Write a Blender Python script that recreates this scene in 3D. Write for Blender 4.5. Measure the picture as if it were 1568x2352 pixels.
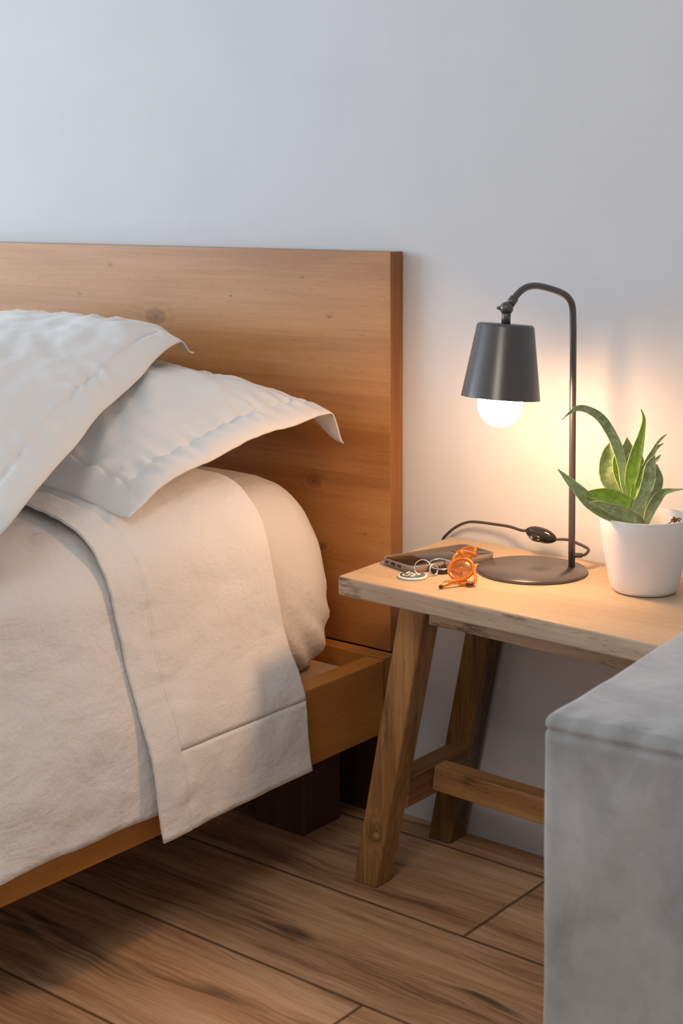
import bpy, bmesh, math, random
from mathutils import Vector, Matrix, noise
from math import sin, cos, pi, radians, sqrt, exp
random.seed(4)
for o in list(bpy.data.objects):
    bpy.data.objects.remove(o)
SC = bpy.context.scene
COL = SC.collection

# ------------------------------------------------------------ camera
CAM_POS = Vector((1.369, -1.871, 0.955))
YAW, PITCH, ROLL = 0.672795, 0.0543236, -0.00143
FPX, PPY = 3470.82, 652.63
Fw = Vector((-sin(YAW)*cos(PITCH), cos(YAW)*cos(PITCH), -sin(PITCH)))
Rt = Vector((cos(YAW), sin(YAW), 0))
Up = Rt.cross(Fw)
Rt, Up = cos(ROLL)*Rt + sin(ROLL)*Up, -sin(ROLL)*Rt + cos(ROLL)*Up
cam = bpy.data.cameras.new('camera')
cam_ob = bpy.data.objects.new('camera', cam); COL.objects.link(cam_ob)
M = Matrix((Rt, Up, -Fw)).transposed().to_4x4(); M.translation = CAM_POS
cam_ob.matrix_world = M
cam.sensor_fit = 'AUTO'; cam.sensor_width = 36.0
cam.lens = FPX/2352*36.0
cam.shift_y = -(1176-PPY)/2352
cam.clip_start = 0.05
cam.dof.use_dof = True; cam.dof.focus_distance = 2.1; cam.dof.aperture_fstop = 10
SC.camera = cam_ob

# ------------------------------------------------------------ light and exposure
SC.view_settings.view_transform = 'Standard'
SC.view_settings.look = 'None'
SC.view_settings.exposure = 0.0
SC.view_settings.gamma = 1.0
SC.view_settings.use_curve_mapping = False
SC.cycles.use_denoising = True
SC.cycles.max_bounces = 8
SC.cycles.diffuse_bounces = 5
SC.cycles.sample_clamp_indirect = 6
world = bpy.data.worlds.new('world'); SC.world = world; world.use_nodes = True
wb = world.node_tree.nodes['Background']
wb.inputs[0].default_value = (0.62, 0.78, 1.0, 1); wb.inputs[1].default_value = 0.25

def area_light(name, loc, target, sx, sy, power, color):
    l = bpy.data.lights.new(name, 'AREA'); l.shape = 'RECTANGLE'; l.size = sx; l.size_y = sy
    l.energy = power; l.color = color
    o = bpy.data.objects.new(name, l); COL.objects.link(o); o.location = loc
    d = Vector(target) - Vector(loc)
    o.rotation_euler = d.to_track_quat('-Z', 'Y').to_euler()
    return o
DAY = (0.71, 0.86, 1.0)
# daylight through the window in the left wall
area_light('window_daylight', (-3.52, -2.40, 1.40), (0.0, -1.0, 1.0), 2.2, 1.75, 102, DAY)
# warm fill light added to brighten the room, unseen, above and behind the camera
area_light('added_fill_light', (1.1, -2.5, 2.52), (0.7, -1.2, 0), 0.7, 0.7, 18, (1.0, 0.92, 0.83))
BULB_COLOR = (1.0, 0.56, 0.28)
BULB_STRENGTH = 115.0

# ------------------------------------------------------------ helpers
def link_obj(name, mesh, parent=None):
    o = bpy.data.objects.new(name, mesh); COL.objects.link(o)
    if parent is not None: o.parent = parent
    return o
def empty(name, loc, label, cat, group=None):
    o = bpy.data.objects.new(name, None); COL.objects.link(o); o.location = loc
    o.empty_display_size = 0.03
    tag(o, label, cat, group); return o
def tag(o, label, cat, group=None):
    o['label'] = label; o['category'] = cat
    if group: o['group'] = group
def mesh_from(verts, faces, mats, smooth=True, uvs=None, fm=None):
    me = bpy.data.meshes.new('m'); me.from_pydata([tuple(v) for v in verts], [], faces); me.update()
    for m in (mats if isinstance(mats, (list, tuple)) else [mats]): me.materials.append(m)
    if smooth: me.polygons.foreach_set('use_smooth', [True]*len(me.polygons))
    if fm: me.polygons.foreach_set('material_index', fm)
    if uvs:
        ul = me.uv_layers.new(name='UVMap')
        for l in me.loops: ul.data[l.index].uv = uvs[l.vertex_index]
    return me
def part(name, verts, faces, mats, parent=None, smooth=True, uvs=None, fm=None):
    """verts in world metres; converted to the parent's own frame"""
    if parent is not None:
        off = parent_world(parent)
        verts = [Vector(v)-off for v in verts]
    return link_obj(name, mesh_from(verts, faces, mats, smooth, uvs, fm), parent)
def parent_world(p):
    v = Vector((0,0,0))
    while p is not None: v += p.location; p = p.parent
    return v
def bev(o, w, seg=3):
    m = o.modifiers.new('bevel', 'BEVEL'); m.width = w; m.segments = seg; m.limit_method = 'ANGLE'; m.angle_limit = radians(30)
    m.harden_normals = False
    return o
def hexa(c):  # 8 corners: bottom 4 ccw, top 4 ccw
    return [Vector(v) for v in c], [(3,2,1,0),(4,5,6,7),(0,1,5,4),(1,2,6,5),(2,3,7,6),(3,0,4,7)]
def box(x0,x1,y0,y1,z0,z1):
    return hexa([(x0,y0,z0),(x1,y0,z0),(x1,y1,z0),(x0,y1,z0),(x0,y0,z1),(x1,y0,z1),(x1,y1,z1),(x0,y1,z1)])
def bbox_part(name, dims, mat, parent, w=0.002, seg=3):
    v, f = box(*dims); o = part(name, v, f, mat, parent, smooth=False); return bev(o, w, seg)
def shade_auto(o):
    o.data.polygons.foreach_set('use_smooth', [True]*len(o.data.polygons))
def catmull(P, n=8):
    P = [Vector(p) for p in P]
    Q = [2*P[0]-P[1]] + P + [2*P[-1]-P[-2]]
    out = []
    for i in range(1, len(Q)-2):
        for k in range(n):
            t = k/n; a,b,c,d = Q[i-1],Q[i],Q[i+1],Q[i+2]
            out.append(0.5*((2*b)+(c-a)*t+(2*a-5*b+4*c-d)*t*t+(3*b-a-3*c+d)*t*t*t))
    out.append(P[-1]); return out
def tube(P, r, seg=12, closed=False, flat=None):
    """tube along points; r number or list"""
    n = len(P); V=[]; Fc=[]
    prev = None
    for i in range(n):
        a = P[(i-1)%n] if (closed or i>0) else P[i]
        b = P[(i+1)%n] if (closed or i<n-1) else P[i]
        t = (b-a).normalized()
        if prev is None:
            ref = Vector((0,0,1)) if abs(t.z)<0.9 else Vector((1,0,0))
            u = t.cross(ref).normalized()
        else:
            u = (prev - t*prev.dot(t)).normalized()
        prev = u; w = t.cross(u)
        rr = r[i] if isinstance(r,(list,tuple)) else r
        for k in range(seg):
            an = 2*pi*k/seg; V.append(P[i]+u*cos(an)*rr+w*sin(an)*rr)
    m = n if closed else n-1
    for i in range(m):
        for k in range(seg):
            j=(i+1)%n; Fc.append((i*seg+k, i*seg+(k+1)%seg, j*seg+(k+1)%seg, j*seg+k))
    if not closed:
        Fc.append(tuple(reversed(range(seg)))); Fc.append(tuple(range((n-1)*seg, n*seg)))
    return V, Fc
def lathe(prof, seg=64, M=None, c=(0,0,0), close=False):
    V=[];Fc=[]; c=Vector(c); n=len(prof)
    for (r,z) in prof:
        for k in range(seg):
            a=2*pi*k/seg; p=Vector((r*cos(a), r*sin(a), z))
            V.append((M@p if M else p)+c)
    for i in range(n-1):
        for k in range(seg):
            Fc.append((i*seg+k, i*seg+(k+1)%seg, (i+1)*seg+(k+1)%seg, (i+1)*seg+k))
    if prof[0][0] > 0 and not close: Fc.append(tuple(reversed(range(seg))))
    if prof[-1][0] > 0 and not close: Fc.append(tuple(range((n-1)*seg, n*seg)))
    if close:
        for k in range(seg): Fc.append(((n-1)*seg+k, (n-1)*seg+(k+1)%seg, (k+1)%seg, k))
    return V,Fc
def join(*vf):
    V=[];F=[]
    for v,f in vf:
        o=len(V); V+=list(v); F+=[tuple(i+o for i in q) for q in f]
    return V,F
def grid_faces(nu, nv, off=0):
    return [(off+i*nv+j, off+(i+1)*nv+j, off+(i+1)*nv+j+1, off+i*nv+j+1) for i in range(nu-1) for j in range(nv-1)]
def sm(a,b,x):
    t=max(0,min(1,(x-a)/(b-a))); return t*t*(3-2*t)
def nz(x,y,z=0.): return noise.noise(Vector((x,y,z)))
def lerp1(xs, ys, x):
    if x<=xs[0]: return ys[0]
    for i in range(1,len(xs)):
        if x<=xs[i]:
            t=(x-xs[i-1])/(xs[i]-xs[i-1]); return ys[i-1]*(1-t)+ys[i]*t
    return ys[-1]

# ------------------------------------------------------------ materials
class NT:
    def __init__(s, name):
        s.m = bpy.data.materials.new(name); s.m.use_nodes = True
        s.t = s.m.node_tree; s.b = s.t.nodes['Principled BSDF']
    def n(s, typ, **kw):
        nd = s.t.nodes.new(typ)
        for k,v in kw.items():
            if k.startswith('i_'):
                key = k[2:]; key = int(key) if key.isdigit() else key.replace('_',' ')
                nd.inputs[key].default_value = v
            else: setattr(nd, k, v)
        return nd
    def l(s, a, b): s.t.links.new(a, b)
    def math(s, op, a, b=None, c=None, clamp=False):
        nd = s.t.nodes.new('ShaderNodeMath'); nd.operation = op; nd.use_clamp = clamp
        for i,v in enumerate((a,b,c)):
            if v is None: continue
            if isinstance(v,(int,float)): nd.inputs[i].default_value = v
            else: s.l(v, nd.inputs[i])
        return nd.outputs[0]
    def coords(s): return s.n('ShaderNodeTexCoord').outputs['Object']
    def mapping(s, v, scale=(1,1,1), loc=(0,0,0), rot=(0,0,0)):
        nd = s.n('ShaderNodeMapping'); s.l(v, nd.inputs[0])
        nd.inputs['Scale'].default_value = scale; nd.inputs['Location'].default_value = loc; nd.inputs['Rotation'].default_value = rot
        return nd.outputs[0]
    def noise(s, v, scale=5, detail=4, rough=0.5, dist=0.0):
        nd = s.n('ShaderNodeTexNoise'); s.l(v, nd.inputs['Vector'])
        nd.inputs['Scale'].default_value = scale; nd.inputs['Detail'].default_value = detail
        nd.inputs['Roughness'].default_value = rough; nd.inputs['Distortion'].default_value = dist
        return nd.outputs['Fac']
    def ramp(s, f, stops):
        nd = s.n('ShaderNodeValToRGB'); s.l(f, nd.inputs[0])
        cr = nd.color_ramp
        while len(cr.elements) < len(stops): cr.elements.new(0.5)
        for e,(p,c) in zip(cr.elements, stops):
            e.position = p; e.color = (c,c,c,1) if isinstance(c,(int,float)) else (*c,1)
        return nd.outputs[0]
    def mix(s, f, a, b, mode='MIX'):
        nd = s.n('ShaderNodeMix', data_type='RGBA', blend_type=mode)
        for i,v in ((0,f),(6,a),(7,b)):
            if isinstance(v,(int,float)): nd.inputs[i].default_value = v
            elif isinstance(v,tuple): nd.inputs[i].default_value = (*v,1)
            else: s.l(v, nd.inputs[i])
        return nd.outputs[2]
    def bump(s, h, strength=0.3, dist=0.002, prev=None):
        nd = s.n('ShaderNodeBump'); s.l(h, nd.inputs['Height'])
        nd.inputs['Strength'].default_value = strength; nd.inputs['Distance'].default_value = dist
        if prev is not None: s.l(prev, nd.inputs['Normal'])
        s.l(nd.outputs[0], s.b.inputs['Normal']); return nd.outputs[0]
    def base(s, c):
        if isinstance(c,tuple): s.b.inputs['Base Color'].default_value = (*c,1)
        else: s.l(c, s.b.inputs['Base Color'])
    def set(s, **kw):
        for k,v in kw.items(): s.b.inputs[k.replace('_',' ')].default_value = v
        return s

def simple(name, col, rough=0.5, metal=0.0, **kw):
    t = NT(name); t.base(col); t.set(Roughness=rough, Metallic=metal, **kw); return t.m

def wood(name, cols, axis='X', fine=260, rough=0.5, knots=(), stains=0.0, streak=1.0, bump=0.15, coarse=14, blotch=0.35, dark=(0.05,0.02,0.008), boards=None):
    """cols: dark, mid, light; grain runs along axis"""
    t = NT(name); v = t.coords()
    st = {'X':(0.05,1,1),'Y':(1,0.05,1),'Z':(1,1,0.05)}[axis]
    # knots: rings and a dark eye, grain bent around each
    knot_f = None; disp = None
    for (kx,ky,kz,kr) in knots:
        sub = t.n('ShaderNodeVectorMath', operation='SUBTRACT'); t.l(v, sub.inputs[0]); sub.inputs[1].default_value=(kx,ky,kz)
        sc_ = {'X':(0.6,1,1),'Y':(1,0.6,1),'Z':(1,1,0.6)}[axis]
        mu = t.n('ShaderNodeVectorMath', operation='MULTIPLY'); t.l(sub.outputs[0], mu.inputs[0]); mu.inputs[1].default_value=sc_
        ln = t.n('ShaderNodeVectorMath', operation='LENGTH'); t.l(mu.outputs[0], ln.inputs[0])
        d = t.math('DIVIDE', ln.outputs['Value'], kr)
        fall = t.math('EXPONENT', t.math('MULTIPLY', t.math('MULTIPLY', d, d), -0.7))
        ring = t.math('SINE', t.math('ADD', t.math('MULTIPLY', d, 9.0), t.math('MULTIPLY', t.noise(v, 90, 2), 5)))
        eye = t.math('EXPONENT', t.math('MULTIPLY', t.math('MULTIPLY', d, d), -5.0))
        k = t.math('ADD', t.math('MULTIPLY', t.math('MULTIPLY', fall, 0.35), t.math('ADD', t.math('MULTIPLY', ring, 0.5), 0.5)), t.math('MULTIPLY', eye, 0.55))
        knot_f = k if knot_f is None else t.math('MAXIMUM', knot_f, k)
        disp = fall if disp is None else t.math('MAXIMUM', disp, fall)
    vv = v
    if disp is not None:
        ad = t.n('ShaderNodeVectorMath', operation='SCALE'); ad.inputs[0].default_value=(0.0,0.012,0.012); t.l(disp, ad.inputs['Scale'])
        a2 = t.n('ShaderNodeVectorMath', operation='ADD'); t.l(v,a2.inputs[0]); t.l(ad.outputs[0],a2.inputs[1]); vv = a2.outputs[0]
    m1 = t.mapping(vv, st)
    big = t.noise(m1, coarse, 5, 0.6, 0.6)
    mid = t.noise(m1, coarse*5, 5, 0.65, 0.3)
    st2 = tuple(0.02 if x<0.5 else 1 for x in st)
    fn = t.noise(t.mapping(vv, st2), fine, 3, 0.6)
    blo = t.noise(t.mapping(v, tuple(0.35 if x<0.5 else 1 for x in st)), 5, 3, 0.5)
    s_ = t.math('ADD', t.math('MULTIPLY', big, 0.5), t.math('MULTIPLY', mid, 0.3*streak))
    s_ = t.math('ADD', s_, t.math('MULTIPLY', fn, 0.2*streak))
    s_ = t.math('ADD', s_, t.math('MULTIPLY', t.math('SUBTRACT', blo, 0.5), blotch))
    if boards:
        sep = t.n('ShaderNodeSeparateXYZ'); t.l(v, sep.inputs[0])
        rb = t.n('ShaderNodeValToRGB'); rb.color_ramp.interpolation = 'CONSTANT'; t.l(sep.outputs[2], rb.inputs[0])
        while len(rb.color_ramp.elements) < len(boards): rb.color_ramp.elements.new(0.9)
        for e,(p_,val) in zip(rb.color_ramp.elements, boards): e.position = p_; e.color = (val,val,val,1)
        s_ = t.math('ADD', s_, t.math('MULTIPLY', t.math('SUBTRACT', rb.outputs[0], 0.5), 0.09))
    c = t.ramp(s_, [(0.36,cols[0]),(0.5,cols[1]),(0.63,cols[2])])
    if stains:
        sp = t.noise(t.mapping(v, tuple(0.25 if x<0.5 else 1 for x in st)), 30, 6, 0.7)
        c = t.mix(t.ramp(sp, [(0.565,0.0),(0.66,stains)]), c, dark)
    if knot_f is not None: c = t.mix(t.math('MINIMUM', knot_f, 0.85), c, dark)
    # short dark pores
    po = t.noise(t.mapping(v, tuple(0.12 if x<0.5 else 1 for x in st)), 420, 1, 0.5)
    c = t.mix(t.ramp(po, [(0.66,0.0),(0.74,0.35)]), c, tuple(x*0.45 for x in cols[0]))
    t.base(c); t.set(Roughness=rough)
    t.bump(t.math('ADD', fn, mid), bump, 0.0008)
    return t.m

def cloth(name, col, bump=0.25, wr=18, rough=0.85, sheen=0.15):
    t = NT(name); v = t.coords()
    t.base(t.mix(t.ramp(t.noise(v, 9, 3), [(0.3,0.0),(0.7,1.0)]), tuple(c*0.97 for c in col), col))
    a = t.noise(t.mapping(v,(1,0.7,1.2)), wr, 6, 0.60, 0.2)
    b = t.noise(t.mapping(v,(1,1,0.5),rot=(0,0.5,0.4)), wr*4, 4, 0.6, 0.2)
    w = t.noise(v, 900, 1)
    h = t.math('ADD', t.math('ADD', a, t.math('MULTIPLY', b, 0.22)), t.math('MULTIPLY', w, 0.012))
    t.bump(h, bump, 0.012)
    t.set(Roughness=rough, Sheen_Weight=sheen, Specular_IOR_Level=0.2)
    return t.m

HEADC = ((0.34,0.138,0.036),(0.46,0.208,0.064),(0.55,0.272,0.100))
m_head = wood('headboard_wood', HEADC, 'X', rough=0.42, coarse=9, blotch=0.55,
   knots=tuple((x+0.8,y+1.0,z,r_) for x,y,z,r_ in ((-0.506,-0.033,0.758,0.020),(-0.152,-0.033,0.511,0.013),(-0.135,-0.033,0.409,0.009),(-0.175,-0.033,0.835,0.0035),(-0.62,-0.033,0.845,0.0035),(-0.33,-0.033,0.80,0.003),(-0.70,-0.033,0.79,0.0035),(-0.12,-0.033,0.775,0.0035),(-0.05,-0.033,0.44,0.003))), streak=0.9,
   boards=((0.0,0.0),(0.31,0.45),(0.397,0.15),(0.529,0.75),(0.548,0.30),(0.66,0.62),(0.702,0.28),(0.80,0.5)))
m_head_edge = wood('headboard_edge_wood', ((0.15,0.055,0.016),(0.24,0.095,0.026),(0.32,0.135,0.04)), 'Z', rough=0.45)
m_rail = wood('bed_rail_wood', ((0.46,0.19,0.035),(0.58,0.255,0.050),(0.66,0.31,0.07)), 'Y', rough=0.45, streak=0.7, blotch=0.3)
m_rail_x = wood('bed_crossrail_wood', ((0.40,0.165,0.032),(0.52,0.23,0.050),(0.60,0.285,0.07)), 'X', rough=0.45, streak=0.7)
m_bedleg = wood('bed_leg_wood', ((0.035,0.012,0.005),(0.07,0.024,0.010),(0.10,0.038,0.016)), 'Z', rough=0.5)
m_slat = wood('slat_wood', ((0.52,0.38,0.24),(0.62,0.47,0.31),(0.70,0.56,0.40)), 'X', rough=0.6, streak=0.5, blotch=0.2)
m_top = wood('bench_top_wood', ((0.47,0.335,0.20),(0.58,0.43,0.27),(0.66,0.51,0.345)), 'X', rough=0.45, streak=0.7, blotch=0.25,
   dark=(0.20,0.11,0.06), coarse=9)
m_topedge = wood('bench_top_edge_wood', ((0.28,0.195,0.13),(0.45,0.34,0.24),(0.56,0.45,0.34)), 'X', rough=0.6, streak=1.3, stains=0.9, blotch=0.3, dark=(0.17,0.085,0.045), coarse=16)
LEGC = ((0.14,0.060,0.018),(0.32,0.160,0.052),(0.50,0.275,0.105))
m_leg = wood('bench_leg_wood', LEGC, 'Z', rough=0.42, stains=0.5, dark=(0.05,0.022,0.01), blotch=0.6, streak=1.3, knots=((0.1265-0.40,-0.235+0.15,0.080,0.013),))
m_leg_shaded = wood('bench_back_leg_wood_shaded', ((0.03,0.012,0.004),(0.085,0.038,0.012),(0.19,0.10,0.03)), 'Z', rough=0.42, stains=0.4, dark=(0.02,0.01,0.005), blotch=0.7, streak=1.3)  # shade under the bench top put into this leg's darker colours
m_str = wood('bench_stretcher_wood', ((0.24,0.12,0.04),(0.39,0.205,0.075),(0.48,0.27,0.11)), 'X', rough=0.5, stains=0.6, dark=(0.06,0.028,0.012), coarse=18)
m_strY = wood('bench_crossbar_wood', LEGC, 'Y', rough=0.5, stains=0.35, dark=(0.05,0.022,0.01))
m_sheet = cloth('fitted_sheet_cotton', (0.83,0.79,0.75), bump=0.5, wr=16)
m_duvet = cloth('duvet_cotton', (0.85,0.83,0.81), bump=0.8, wr=13)
m_top_sheet = cloth('top_sheet_cotton', (0.86,0.835,0.81), bump=0.55, wr=15)
m_pillow = cloth('pillowcase_cotton', (0.86,0.85,0.835), bump=0.20, wr=11)

def wall_mat():
    t = NT('painted_wall'); v = t.coords()
    a = t.noise(t.mapping(v,(1,1,0.35)), 110, 4, 0.6)
    b = t.noise(v, 6, 3, 0.5)
    t.base(t.mix(t.ramp(b,[(0.35,0.0),(0.7,1.0)]), (0.625,0.635,0.655), (0.65,0.66,0.68)))
    t.bump(t.math('ADD', a, t.math('MULTIPLY', b, 0.6)), 0.12, 0.003); t.set(Roughness=0.75, Specular_IOR_Level=0.25); return t.m
m_wall = wall_mat()
m_ceil = simple('ceiling_paint', (0.86,0.86,0.86), 0.8)
m_wall2 = simple('white_wall_paint', (0.84,0.83,0.82), 0.8)

def floor_mat():
    t = NT('oak_plank_floor'); v = t.coords()
    sp = t.n('ShaderNodeSeparateXYZ'); t.l(v, sp.inputs[0]); x,y = sp.outputs[0], sp.outputs[1]
    W,L_ = 0.2138, 1.2
    r = t.math('DIVIDE', t.math('ADD', y, 0.273), W); row = t.math('FLOOR', r); fy = t.math('FRACT', r)
    par = t.math('MODULO', t.math('ADD', row, 100.0), 2.0)
    xs = t.math('ADD', t.math('SUBTRACT', x, 0.297), t.math('MULTIPLY', par, 0.6))
    # rows 0 and -2 share the joint at x = 0.297
    q = t.math('DIVIDE', xs, L_); colm = t.math('FLOOR', q); fx = t.math('FRACT', q)
    dy = t.math('MULTIPLY', t.math('MINIMUM', fy, t.math('SUBTRACT', 1.0, fy)), W)
    dx = t.math('MULTIPLY', t.math('MINIMUM', fx, t.math('SUBTRACT', 1.0, fx)), L_)
    d = t.math('MINIMUM', dx, dy)
    seam = t.ramp(d, [(0.0,1.0),(0.0003,0.8),(0.0006,0.0)])
    # a shift of the pattern for each plank
    wn = t.n('ShaderNodeTexWhiteNoise', noise_dimensions='2D'); cx = t.n('ShaderNodeCombineXYZ'); t.l(row,cx.inputs[0]); t.l(colm,cx.inputs[1]); t.l(cx.outputs[0], wn.inputs['Vector'])
    sc_ = t.n('ShaderNodeVectorMath', operation='SCALE'); t.l(wn.outputs['Color'], sc_.inputs[0]); sc_.inputs['Scale'].default_value=7.0
    ad = t.n('ShaderNodeVectorMath', operation='ADD'); t.l(v, ad.inputs[0]); t.l(sc_.outputs[0], ad.inputs[1]); pv = ad.outputs[0]
    g0 = t.noise(t.mapping(pv,(0.55,2.2,1)), 3.2, 3, 0.55, 0.6)      # wide cathedral shapes
    wv = t.n('ShaderNodeVectorMath', operation='SCALE'); wv.inputs[0].default_value=(0,0.075,0); t.l(g0, wv.inputs['Scale'])
    av = t.n('ShaderNodeVectorMath', operation='ADD'); t.l(pv,av.inputs[0]); t.l(wv.outputs[0],av.inputs[1]); gv = av.outputs[0]
    big = t.noise(t.mapping(gv,(0.10,1,1)), 13, 5, 0.6, 0.5)
    mid = t.noise(t.mapping(gv,(0.06,1,1)), 70, 5, 0.65, 0.4)
    fine = t.noise(t.mapping(gv,(0.03,1,1)), 330, 3, 0.6)
    s_ = t.math('ADD', t.math('ADD', t.math('MULTIPLY', big, 0.42), t.math('MULTIPLY', mid, 0.36)), t.math('MULTIPLY', fine, 0.24))
    s_ = t.math('ADD', s_, t.math('MULTIPLY', t.math('SUBTRACT', wn.outputs['Value'], 0.5), 0.05))
    c = t.ramp(s_, [(0.38,(0.20,0.098,0.050)),(0.46,(0.45,0.245,0.125)),(0.54,(0.62,0.37,0.20)),(0.63,(0.76,0.50,0.31))])
    # dark streaks and knots
    k = t.noise(t.mapping(gv,(0.13,1,1)), 11, 3, 0.55, 1.2)
    c = t.mix(t.ramp(k, [(0.63,0.0),(0.70,0.75)]), c, (0.05,0.032,0.022))
    kv = t.noise(t.mapping(pv,(0.5,1,1)), 8.5, 2, 0.5, 0.8)
    c = t.mix(t.ramp(kv, [(0.70,0.0),(0.76,0.8)]), c, (0.04,0.026,0.018))
    c = t.mix(seam, c, (0.07,0.035,0.018))
    t.base(c); t.set(Roughness=0.52, Specular_IOR_Level=0.4)
    h = t.math('SUBTRACT', t.math('ADD', t.math('MULTIPLY', mid, 0.5), fine), t.math('MULTIPLY', seam, 2.5))
    t.bump(h, 0.25, 0.0009)
    return t.m
m_floor = floor_mat()

def velvet():
    t = NT('grey_velvet'); v = t.coords()
    a = t.noise(v, 9, 4, 0.6, 0.3); b = t.noise(t.mapping(v,(1,1,0.7)), 24, 4, 0.6, 0.3)
    f = t.math('ADD', t.math('MULTIPLY', a, 0.6), t.math('MULTIPLY', b, 0.4))
    t.base(t.ramp(f, [(0.36,(0.27,0.273,0.275)),(0.50,(0.36,0.363,0.363)),(0.64,(0.43,0.434,0.434))]))
    t.set(Roughness=0.9, Sheen_Weight=1.0, Sheen_Roughness=0.35, Specular_IOR_Level=0.1)
    t.b.inputs['Sheen Tint'].default_value=(0.8,0.85,0.9,1)
    t.bump(t.math('ADD', b, t.math('MULTIPLY', t.noise(v, 500, 1), 0.1)), 0.25, 0.006)
    return t.m
m_velvet = velvet()

def black_metal():
    t = NT('black_powder_coated_metal'); v = t.coords()
    n_ = t.noise(v, 1600, 1); t.base((0.070,0.060,0.058))
    t.set(Roughness=0.30, Metallic=0.25, Specular_IOR_Level=1.0, Coat_Weight=0.2, Coat_Roughness=0.22)
    t.bump(n_, 0.10, 0.0003); return t.m
m_black = black_metal()
m_black_gloss = simple('black_gloss_plastic', (0.025,0.02,0.018), 0.12)
m_cord = simple('brown_black_cord', (0.06,0.04,0.03), 0.45)
m_shade_in = simple('shade_inner_enamel', (0.75,0.73,0.68), 0.45)
m_mark = simple('white_print', (0.8,0.78,0.72), 0.5)
tb = NT('glowing_bulb'); tb.base((1,1,1)); tb.b.inputs['Emission Color'].default_value=(*BULB_COLOR,1); tb.set(Emission_Strength=BULB_STRENGTH); m_bulb = tb.m
m_pot = simple('white_plastic_pot', (0.80,0.80,0.82), 0.35)
def soil():
    t=NT('potting_soil'); v=t.coords(); t.base(t.ramp(t.noise(v,160,4),[(0.35,(0.03,0.018,0.01)),(0.65,(0.12,0.075,0.045))])); t.bump(t.noise(v,220,3),0.8,0.004); t.set(Roughness=0.95); return t.m
m_soil = soil()
m_twig = simple('dried_brown_bloom', (0.20,0.075,0.02), 0.8)
def leaf(name, c0, c1, c2, edge):
    t=NT(name); v=t.coords(); uv=t.n('ShaderNodeTexCoord').outputs['UV']
    sp=t.n('ShaderNodeSeparateXYZ'); t.l(uv,sp.inputs[0])
    a=t.noise(t.mapping(uv,(3,26,1)), 1.6, 5, 0.65, 0.4); b=t.noise(v,150,4,0.65,0.6)
    f=t.math('ADD',t.math('MULTIPLY',a,0.55),t.math('MULTIPLY',b,0.45))
    c=t.ramp(f,[(0.38,c0),(0.5,c1),(0.62,c2)])
    ed=t.math('ABSOLUTE',t.math('SUBTRACT',sp.outputs[1],0.5))
    c=t.mix(t.ramp(ed,[(0.44,0.0),(0.5,0.3)]),c,edge)
    # pale fresh tissue near the crown
    c=t.mix(t.ramp(sp.outputs[0],[(0.0,0.6),(0.45,0.0)]),c,tuple(min(1,x*1.5) for x in c2))
    t.base(c); t.set(Roughness=0.42, Specular_IOR_Level=0.5, Subsurface_Weight=0.0); t.bump(a,0.25,0.0008)
    return t.m
m_leaf_m = leaf('mature_leaf',(0.12,0.18,0.055),(0.27,0.36,0.14),(0.50,0.58,0.32),(0.62,0.62,0.45))
m_leaf_y = leaf('young_leaf',(0.12,0.26,0.01),(0.26,0.46,0.03),(0.45,0.60,0.09),(0.55,0.60,0.30))
m_case = NT('clear_phone_case'); m_case.base((0.42,0.34,0.28)); m_case.set(Roughness=0.08, Transmission_Weight=0.45, IOR=1.45); m_case=m_case.m
m_screen = simple('dark_phone_glass', (0.010,0.008,0.008), 0.03, Specular_IOR_Level=0.45)
m_steel = simple('polished_steel', (0.72,0.69,0.65), 0.18, 1.0)
m_steel2 = simple('phone_frame_metal', (0.45,0.40,0.37), 0.28, 1.0)
m_hole = simple('dark_port', (0.015,0.01,0.01), 0.5)
m_tagface = simple('dark_green_tag_enamel', (0.075,0.11,0.10), 0.35)
m_tagrim = simple('white_tag_rim', (0.72,0.78,0.76), 0.4)
m_lether = simple('dark_fob_metal', (0.05,0.035,0.028), 0.22, 0.6)
ta = NT('amber_acetate'); ta.base((1.0,0.36,0.015)); ta.set(Roughness=0.08, Transmission_Weight=0.7, IOR=1.49); m_amber=ta.m
tl = NT('brown_tinted_lens'); tl.base((0.80,0.42,0.20)); tl.set(Roughness=0.02, Transmission_Weight=0.85, IOR=1.2, Specular_IOR_Level=0.9); m_lens=tl.m
m_hinge = simple('hinge_tip_brown', (0.10,0.035,0.012), 0.3, 0.3)
m_peg = wood('peg_wood', ((0.25,0.14,0.05),(0.36,0.22,0.09),(0.42,0.28,0.12)), 'Y', rough=0.5)

# ------------------------------------------------------------ the room
def struct(name, v, f, m, smooth=False):
    o = part(name, v, f, m, None, smooth); o['kind'] = 'structure'; return o
XL, XR, YF, ZC = -3.6, 3.2, -4.0, 2.6
v,f = box(XL-0.1, XR+0.1, YF-0.1, 0.1, -0.08, 0.0); struct('floor', v, f, m_floor)
v,f = box(XL-0.1, XR+0.1, YF-0.1, 0.1, ZC, ZC+0.08); struct('ceiling', v, f, m_ceil)
v,f = box(XL-0.1, XR+0.1, 0.0, 0.1, 0.0, ZC); struct('wall_back', v, f, m_wall)
v,f = box(XR, XR+0.1, YF, 0.0, 0.0, ZC); struct('wall_right', v, f, m_wall2)
v,f = box(XL, XR, YF-0.1, YF, 0.0, ZC); struct('wall_front', v, f, m_wall2)
wy0, wy1, wz0, wz1 = -3.55, -1.25, 0.50, 2.30
v,f = join(box(XL-0.1,XL,YF,wy0,0,ZC), box(XL-0.1,XL,wy1,0,0,ZC), box(XL-0.1,XL,wy0,wy1,0,wz0), box(XL-0.1,XL,wy0,wy1,wz1,ZC)); struct('wall_left', v, f, m_wall2)
m_frame = simple('window_frame_paint', (0.7,0.7,0.7), 0.4)
fr = 0.05; xa, xb = XL-0.09, XL-0.03
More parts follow.
